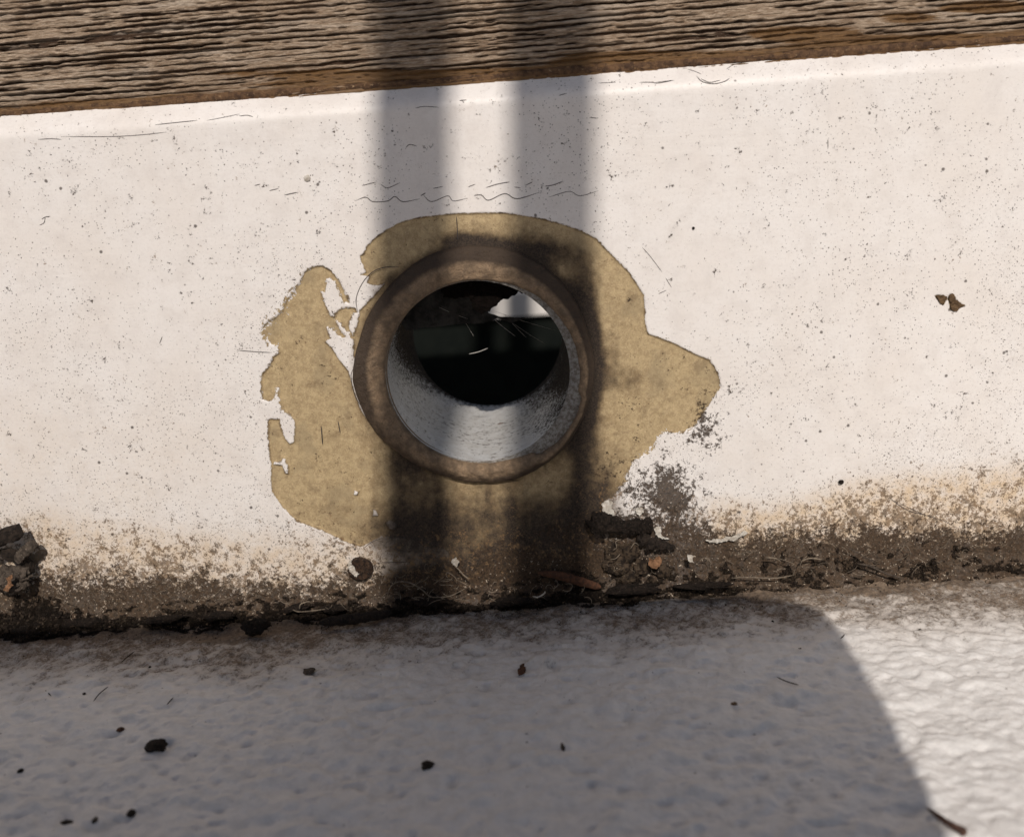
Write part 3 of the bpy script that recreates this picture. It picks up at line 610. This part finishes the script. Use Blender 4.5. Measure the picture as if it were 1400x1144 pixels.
# right-hand bark lump and its tail
rope('bark_chunk', [W(808, 726, -.0022), W(822, 717, -.0026), W(850, 720, -.0028), W(875, 719, -.0028), W(893, 721, -.0022)], [.0030, .0027, .0019, .0021, .0024], M['black'], 'thick black bark lump stuck on the wall right below the pipe', 'bark', 3, .6)
rope('bark_fragment', [W(872, 730, -.0025), W(888, 740, -.0028), W(905, 745, -.0026), W(924, 749, -.002)], [.0012, .0020, .0013, .0005], M['bark'], 'small dark bark sliver touching the right end of the thick black lump', 'bark', 7, .6)
# lumps of matted silt under it
for i, (u, v, s) in enumerate([(838, 752, 2.4), (862, 755, 2.6), (850, 772, 2.8), (878, 775, 2.2), (832, 772, 2.0), (905, 780, 2.0), (858, 790, 2.4)]):
    ch = chunk('silt_lump', W(u, v, -.0012), (s*mm*1.1, s*mm*.6, s*mm*.9), (0, random.random()*6, 0), M['grain'], 20+i, ['upper left silt lump of the heap just under the black bark', 'upper middle silt lump of the heap just under the black bark', 'central silt lump of the heap below the black bark', 'silt lump touching the pale leaf scrap from below', 'lower left silt lump of the heap below the black bark', 'rightmost silt lump of the heap below the bark tail', 'lowest silt lump of the heap by the crevice'][i], 'silt lump', .45, 3, 'silt lumps heaped under the bark')
# left-hand sticks
def stick(name, a, b, wd, th, mat, seed, label):
    a, b = np.array(a), np.array(b); L = b-a; T = L/np.linalg.norm(L); N_ = np.array([0, -1, .2]); A = np.cross(T, N_); A /= np.linalg.norm(A); N_ = np.cross(A, T)
    n, V, Fc = 16, [], []
    sec = [(-1, -.8), (-.5, -1), (.5, -.95), (1, -.6), (1, .7), (.4, 1), (-.5, .9), (-1, .6)]; k = len(sec)
    for i in range(n):
        t = i/(n-1); e = .82 if i in (0, n-1) else 1
        for j, (p, q) in enumerate(sec):
            r = 1+.16*random.uniform(-1, 1)
            V.append(a+L*t+A*p*wd*e*r+N_*q*th*e*r)
    for i in range(n-1):
        for j in range(k): Fc.append((i*k+j, i*k+(j+1) % k, (i+1)*k+(j+1) % k, (i+1)*k+j))
    Fc += [tuple(range(k))[::-1], tuple((n-1)*k+j for j in range(k))]
    return tag(mesh(name, V, Fc, mat, None, False), label, 'stick')
stick('wood_splinter', W(-40, 752, -.007), W(27, 725, -.0065), .0021, .0015, M['bark'], 1, 'square ended dark stick sticking out at the left edge, topmost of the debris pile')
stick('wood_splinter', W(22, 765, -.0055), W(48, 742, -.0045), .0014, .0011, M['greywood'], 2, 'short grey brown stick just below the square ended one at the left')
chunk('bark_piece', W(12, 757, -.005), (2.6*mm, 1.6*mm, 2.0*mm), (.2, .3, .1), M['bark'], 41, 'grey bark knot tucked beneath the sticks at the left edge', 'bark', .4)
chunk('bark_piece', W(36, 772, -.003), (1.6*mm, 1.5*mm, 2.6*mm), (.1, -.3, .1), M['bark'], 42, 'upright dark bark fragment leaning on the wall below the short stick', 'bark', .4)
chunk('bark_piece', W(15, 790, -.0045), (6*mm, 2.6*mm, 3.6*mm), (0, -.25, 0), M['greywood'], 43, 'broad grey crumbly lump at the base of the left debris pile', 'bark', .45, 4)
slab('leaf_scrap', [(9,790),(17,785),(18,800),(12,808),(5,806)], -.0088, .0003, M['orange'], seed=2); tag(bpy.data.objects['leaf_scrap'], 'small orange leaf scrap on the grey lump at the left edge', 'leaf')
for i, (u, v, sx_, sz_, sy_) in enumerate([(20, 822, 9, 3.0, 4), (62, 832, 6.5, 2.6, 3.5), (110, 848, 6, 1.6, 2.6), (-10, 848, 9, 3, 4), (40, 856, 6, 1.5, 3)]):
    p = G(u, v+4, .002); chunk('dirt_clod', p, (sx_*mm, sy_*mm*.8, sz_*mm*.8), (0, 0, random.uniform(-.1, .1)), M['black'], 50+i, ['black dirt clod directly under the grey lump at the left', 'black dirt clod right of the left debris pile', 'flat black dirt clod forming the right tip of the left pile', 'black dirt clod at the far left frame edge', 'low black dirt clod at the front of the left pile'][i], 'dirt clod', .5, 4)
# lumps lying in the crevice
for i, (u, v, a, r, lab) in enumerate([(350, 856, 3.6, 1.7, 'black blob lump at the deck edge left of centre'), (326, 824, 3.0, .9, 'flat black crumb on top of the silt left of centre'), (225, 846, 4.4, .9, 'long low black crumb in the silt between the left pile and the blob'),
        (405, 832, 2.6, .9, 'black crumb beside the curled pale fibre'), (455, 833, 2.8, .9, 'black crumb right of the curled pale fibre'), (300, 842, 4, .8, 'thin black crumb just behind the black blob lump'), (700, 822, 5, .8, 'black crumb in the crevice straight below the pipe'),
        (865, 806, 6.5, 1.4, 'wide black crumb in the crevice below the bark lump'), (965, 800, 6.5, .7, 'thin black lump put in for the dark gap along the crevice right of the bark lump'), (590, 822, 4, 1.0, 'black crumb below the fibre tangle')]):  # the thin lump right of the bark stands in for a dark gap
    p = G(u, v, .0034) if v > 815 else W(u, v, -.0045); chunk('crevice_crumb', p, (a*mm*1.1, 1.8*mm, r*mm*1.15), (0, -.04, random.uniform(-.15, .15)), M['black'], 70+i, lab, 'crumb', .5, 3)
rope('bark_strip', [G(436, 851, .002), G(470, 847, .0028), G(505, 843, .0026), G(535, 836, .002)], [.0010, .0015, .0014, .0010], M['bark'], 'long flat dark bark strip lying in the crevice below the screw head', 'bark', 13, .3)
rope('curved_strip', [W(735, 783, -.0022), W(765, 787, -.0034), W(795, 795, -.0038), W(822, 803, -.0036)], [.0005, .0012, .0013, .0008], M['rust'], 'curved reddish brown strip lying in the dark dirt below the pipe', 'strip', 17, .12, .5)
# screw head
scp = W(493, 777, -.0006); scr = empty('screw_head', tuple(scp)); tag(scr, 'round rusty screw head low on the wall left of the fibre tangle', 'screw')
na = 40; prof = [(0, -.0010), (.0014, -.0011), (.0024, -.0010), (.0030, -.0013), (.0034, -.0009), (.0036, .0004)]
V_, F_ = [], []
for r_, y_ in prof:
    for k in range(na):
        a = 2*math.pi*k/na; q = 1+.10*float(fbm(math.cos(a)*2+r_*900, math.sin(a)*2, 3, 91)); V_.append((scp[0]+r_*q*math.cos(a), scp[1]+y_+.0011*float(fbm(r_*1500*math.cos(a), r_*1500*math.sin(a), 3, 92)), scp[2]+r_*q*math.sin(a)*.92))
for i in range(len(prof)-1):
    for k in range(na): F_.append((i*na+k, (i+1)*na+k, (i+1)*na+(k+1) % na, i*na+(k+1) % na))
par(mesh('head', V_, F_, M['screw']), scr)
par(slab('paint_crescent', [(478,766),(482,764),(481,772),(486,780),(491,784),(488,788),(483,785),(478,778),(476,771)], -.0018, .0003, M['chip'], sub=1, seed=4), scr)

# chips, flakes and scraps
def flake(name, pts, y, th, mat, label, cat, seed=0, world=None): return tag(slab(name, pts, y, th, mat, None, .00015, 2, world, seed), label, cat)
flake('paint_chip', [(940,757),(946,758),(949,769),(941,766)], -.0042, .0004, M['chip'], 'small white square paint chip on the silt right of the bark', 'paint chip')
flake('leaf_scrap', [(887,762),(893,765),(900,759),(905,766),(902,773),(893,776),(886,771)], -.0050, .0005, M['orange'], 'pale orange leaf scrap under the tail of the bark lump', 'leaf', 6)
flake('paint_chip', [(964,738),(975,736),(985,737),(992,733),(1006,731),(1018,725),(1022,728),(1010,734),(1002,739),(990,739),(980,742),(970,741)], -.0008, .0005, M['chip'], 'long white paint sliver on the wall above the right silt', 'paint chip', 8)
flake('paint_chip', [(822,689),(832,683),(838,686),(836,695),(840,704),(830,706),(823,700)], -.0002, .0005, M['chip'], 'upright white paint curl at the corner of the peeled patch above the bark', 'paint chip', 9)
flake('paint_chip', [(870,694),(878,693),(880,700),(874,705),(869,700)], -.0004, .0005, M['chip'], 'tiny white paint chip just above the thick black bark lump', 'paint chip', 10)
flake('paint_chip', [(894,722),(900,718),(903,728),(915,736),(905,736),(896,730)], -.0006, .0005, M['chip'], 'white paint chip at the right end of the thick black bark lump', 'paint chip', 12)
flake('paint_chip', [(618,765),(624,762),(628,768),(624,774),(619,771)], -.0012, .0005, M['chip'], 'round white paint chip beside the fibre tangle', 'paint chip', 14)
flake('paint_flake', [(1279,405),(1282,403),(1285,406),(1290,403),(1295,407),(1292,411),(1290,417),(1286,415),(1283,410)], .0000, .0004, M['scab'], 'left half of the small brown scab on the right of the wall', 'flake', 15)
flake('paint_flake', [(1298,404),(1301,401),(1305,405),(1307,410),(1312,414),(1320,418),(1313,420),(1308,425),(1302,424),(1299,419),(1301,413),(1297,408)], .0000, .0004, M['scab'], 'right half of the small brown scab on the right of the wall', 'flake', 16)
chunk('dark_pellet', W(1150, 659, -.0004), (.75*mm, .5*mm, .6*mm), (0, 0, 0), M['black'], 95, 'round black pellet on the wall above the right silt', 'pellet', .2, 2)
chunk('dark_pellet', W(948, 312, -.0002), (.35*mm, .3*mm, .35*mm), (0, 0, 0), M['black'], 96, 'tiny black speck on the white wall right of the pipe', 'pellet', .2, 2)
chunk('paint_blister', W(420, 244, -.0002), (.8*mm, .3*mm, .8*mm), (0, 0, 0), M['chip'], 97, 'small white paint blister on the upper left of the wall', 'blister', .15, 3)
def crumb(u, v, s, mat, lab, seed, cat='crumb', name='debris_crumb', fl=.6, rz=0.): return chunk(name, G(u, v, s[2]*mm*.6), tuple(q*mm for q in s), (0, 0, rz), mat, seed, lab, cat, .4, 3)
crumb(214, 1019, (2.3, 1.7, 1.5), M['bark'], 'largest dark brown crumb on the shaded deck at the lower left', 110)
crumb(584, 1046, (1.35, 1.0, .9), M['bark'], 'dark crumb alone on the deck below the left of centre', 111)
crumb(180, 1111, (.85, .8, .6), M['bark'], 'rounded dark crumb below the largest crumb near the bottom edge', 112)
crumb(92, 1124, (1.1, .7, .5), M['bark'], 'flat dark crumb nearest the lower left corner', 113)
crumb(130, 1121, (.6, .8, .5), M['greywood'], 'grey brown crumb between two dark ones at the bottom left', 114)
crumb(165, 997, (.8, .7, .5), M['rust'], 'small reddish crumb up and left of the largest crumb', 115)
crumb(28, 1053, (.6, .5, .4), M['bark'], 'lone dark crumb close to the left edge of the deck', 116)
crumb(420, 917, (1.9, 1.5, .25), M['greywood'], 'flat oval brown flake on the shaded deck', 117, 'flake', 'flat_flake')
crumb(769, 1020, (.45, 1.5, .4), M['greywood'], 'small grey splinter on the deck right of centre', 118, 'splinter', 'small_splinter', rz=.2)
crumb(1004, 962, (.7, .6, .4), M['scab'], 'faint brown crumb on the shaded deck at the right', 119)
for i, (u, v) in enumerate([(115, 948), (205, 912), (1094, 887), (1258, 861)]):
    crumb(u, v, (.38, .38, .3), M['bark'], ['dark speck in the upper left of the deck', 'tiny dark speck on the deck below the left pile', 'tiny speck at the shadow edge on the deck', 'black speck on the sunlit deck at the right'][i], 120+i, 'speck', 'debris_speck')
flake('leaf_scrap', [(708,918),(712,910),(717,908),(719,916),(714,922),(709,923)], 0, .0005, M['rust'], 'small reddish leaf scrap on the shaded deck below the pipe', 'leaf', 18, world=lambda u, v: G(u, v, .0006))
rope('brown_twig', [G(1266, 1103, .0008), G(1285, 1117, .0013), G(1302, 1128, .0014), G(1322, 1139, .0012)], [.0002, .0005, .0006, .0009], M['twig'], 'reddish brown twig at the shadow edge in the lower right', 'twig', 23, .2, .9)
for pts, lab in [([(166, 905), (175, 897), (184, 890)], 'short thin twig on the deck near the left silt'), ([(128, 958), (136, 948), (148, 938)], 'thin dark twig on the left of the shaded deck'), ([(62, 943), (70, 951)], 'tiny twig bit left of the thin dark twig'),
                 ([(228, 963), (237, 953)], 'tiny dark sliver on the deck above the largest crumb'), ([(1062, 925), (1075, 931), (1092, 936)], 'thin curved thread on the shaded deck at the right'), ([(1149, 873), (1156, 866)], 'short thin twig across the shadow edge by the silt')]:
    v, f = tube(smoothp([G(u, v, .0007) for u, v in pts], 5), .00014, 5); tag(mesh('thin_twig', v, f, M['bark']), lab, 'twig')
# thin twigs lying in the right-hand silt
def fib(pts, off, r, mat, lab, name='root_fibre', cat='fibre'):
    P = smoothp([W(u, v, -off) for u, v in pts], 7); v, f = tube(P, r, 6); return tag(mesh(name, v, f, mat), lab, cat)
fib([(1172, 770), (1190, 774), (1212, 784), (1236, 791)], .0036, .00025, M['greywood'], 'thin grey twig slanting down in the right silt', 'thin_twig', 'twig')
fib([(1158, 748), (1175, 757), (1200, 772)], .0032, .00014, M['greywood'], 'thinner twig running above the slanting grey twig', 'thin_twig', 'twig')
fib([(1095, 767), (1108, 763), (1126, 765)], .0034, .0002, M['fibre'], 'pale straight fibre on the right silt left of the grey twig')
fib([(1046, 762), (1060, 763), (1068, 768)], .0034, .0002, M['fibre'], 'short pale bent fibre on the left part of the right silt')
fib([(528, 818), (534, 802), (545, 795), (562, 797), (577, 806), (588, 815), (602, 816), (617, 814), (638, 803)], .0050, .00017, M['fibre'], 'longest pale root fibre curving over the dark tangle')
fib([(400, 833), (408, 836), (425, 835), (448, 832)], .0062, .00018, M['fibre'], 'pale fibre lying flat across the silt left of the bark strip')
fib([(409, 833), (411, 826), (418, 823), (424, 822)], .0064, .00018, M['fibre'], 'curled pale fibre hooked over the flat fibre')
fib([(728, 815), (736, 816), (744, 811), (745, 808)], .0060, .00022, M['chip'], 'white hooked fibre in the dark crevice under the pipe')
fib([(1000, 790), (1020, 789), (1060, 790), (1085, 786)], .0034, .00016, M['fibre'], 'long pale fibre along the crevice right of the bark')
fib([(620, 772), (627, 778), (634, 786), (642, 792)], .0026, .00017, M['fibre'], 'pale fibre trailing down from the round white chip')
fib([(838, 752), (843, 748), (842, 740), (850, 737)], .0044, .00012, M['fibre'], 'pale curled fibre under the left half of the bark lump')
fib([(862, 750), (868, 742), (874, 746)], .0046, .00012, M['fibre'], 'small arched fibre under the right half of the bark lump')
fib([(834, 765), (842, 763), (848, 757)], .0048, .00012, M['fibre'], 'pale fibre on the silt lumps below the bark')
# countless fine root hairs, joined
parts = []
def hairs(u0, u1, v0, v1, n, r, offf, ln):
    for _ in range(n):
        u, v = random.uniform(u0, u1), random.uniform(v0, v1); a = random.uniform(-.7, .7)+(math.pi if random.random() < .5 else 0); L = random.uniform(*ln); pts = []
        c = random.uniform(-.9, .9)
        for k in range(5): pts.append(W(u, v, -offf-random.uniform(0, .0006))); u += math.cos(a)*L/4; v += math.sin(a)*L/4; a += c*random.uniform(.2, 1.2)
        parts.append(tube(smoothp(pts, 3), r*random.uniform(.6, 1.2), 4))
hairs(525, 625, 778, 820, 34, .0001, .0048, (6, 22)); hairs(825, 930, 742, 800, 22, .00007, .0046, (4, 12)); hairs(1000, 1400, 740, 788, 46, .00009, .0034, (6, 26))
hairs(60, 500, 800, 838, 34, .0001, .0060, (6, 22)); hairs(660, 800, 795, 820, 18, .0001, .0058, (5, 18)); hairs(930, 1060, 745, 790, 14, .0001, .0036, (5, 18))
v, f = join(parts); tag(mesh('root_hairs', v, f, M['fibre']), 'fine pale root hairs tangled in the silt along the crevice', 'root hairs', kind='stuff')
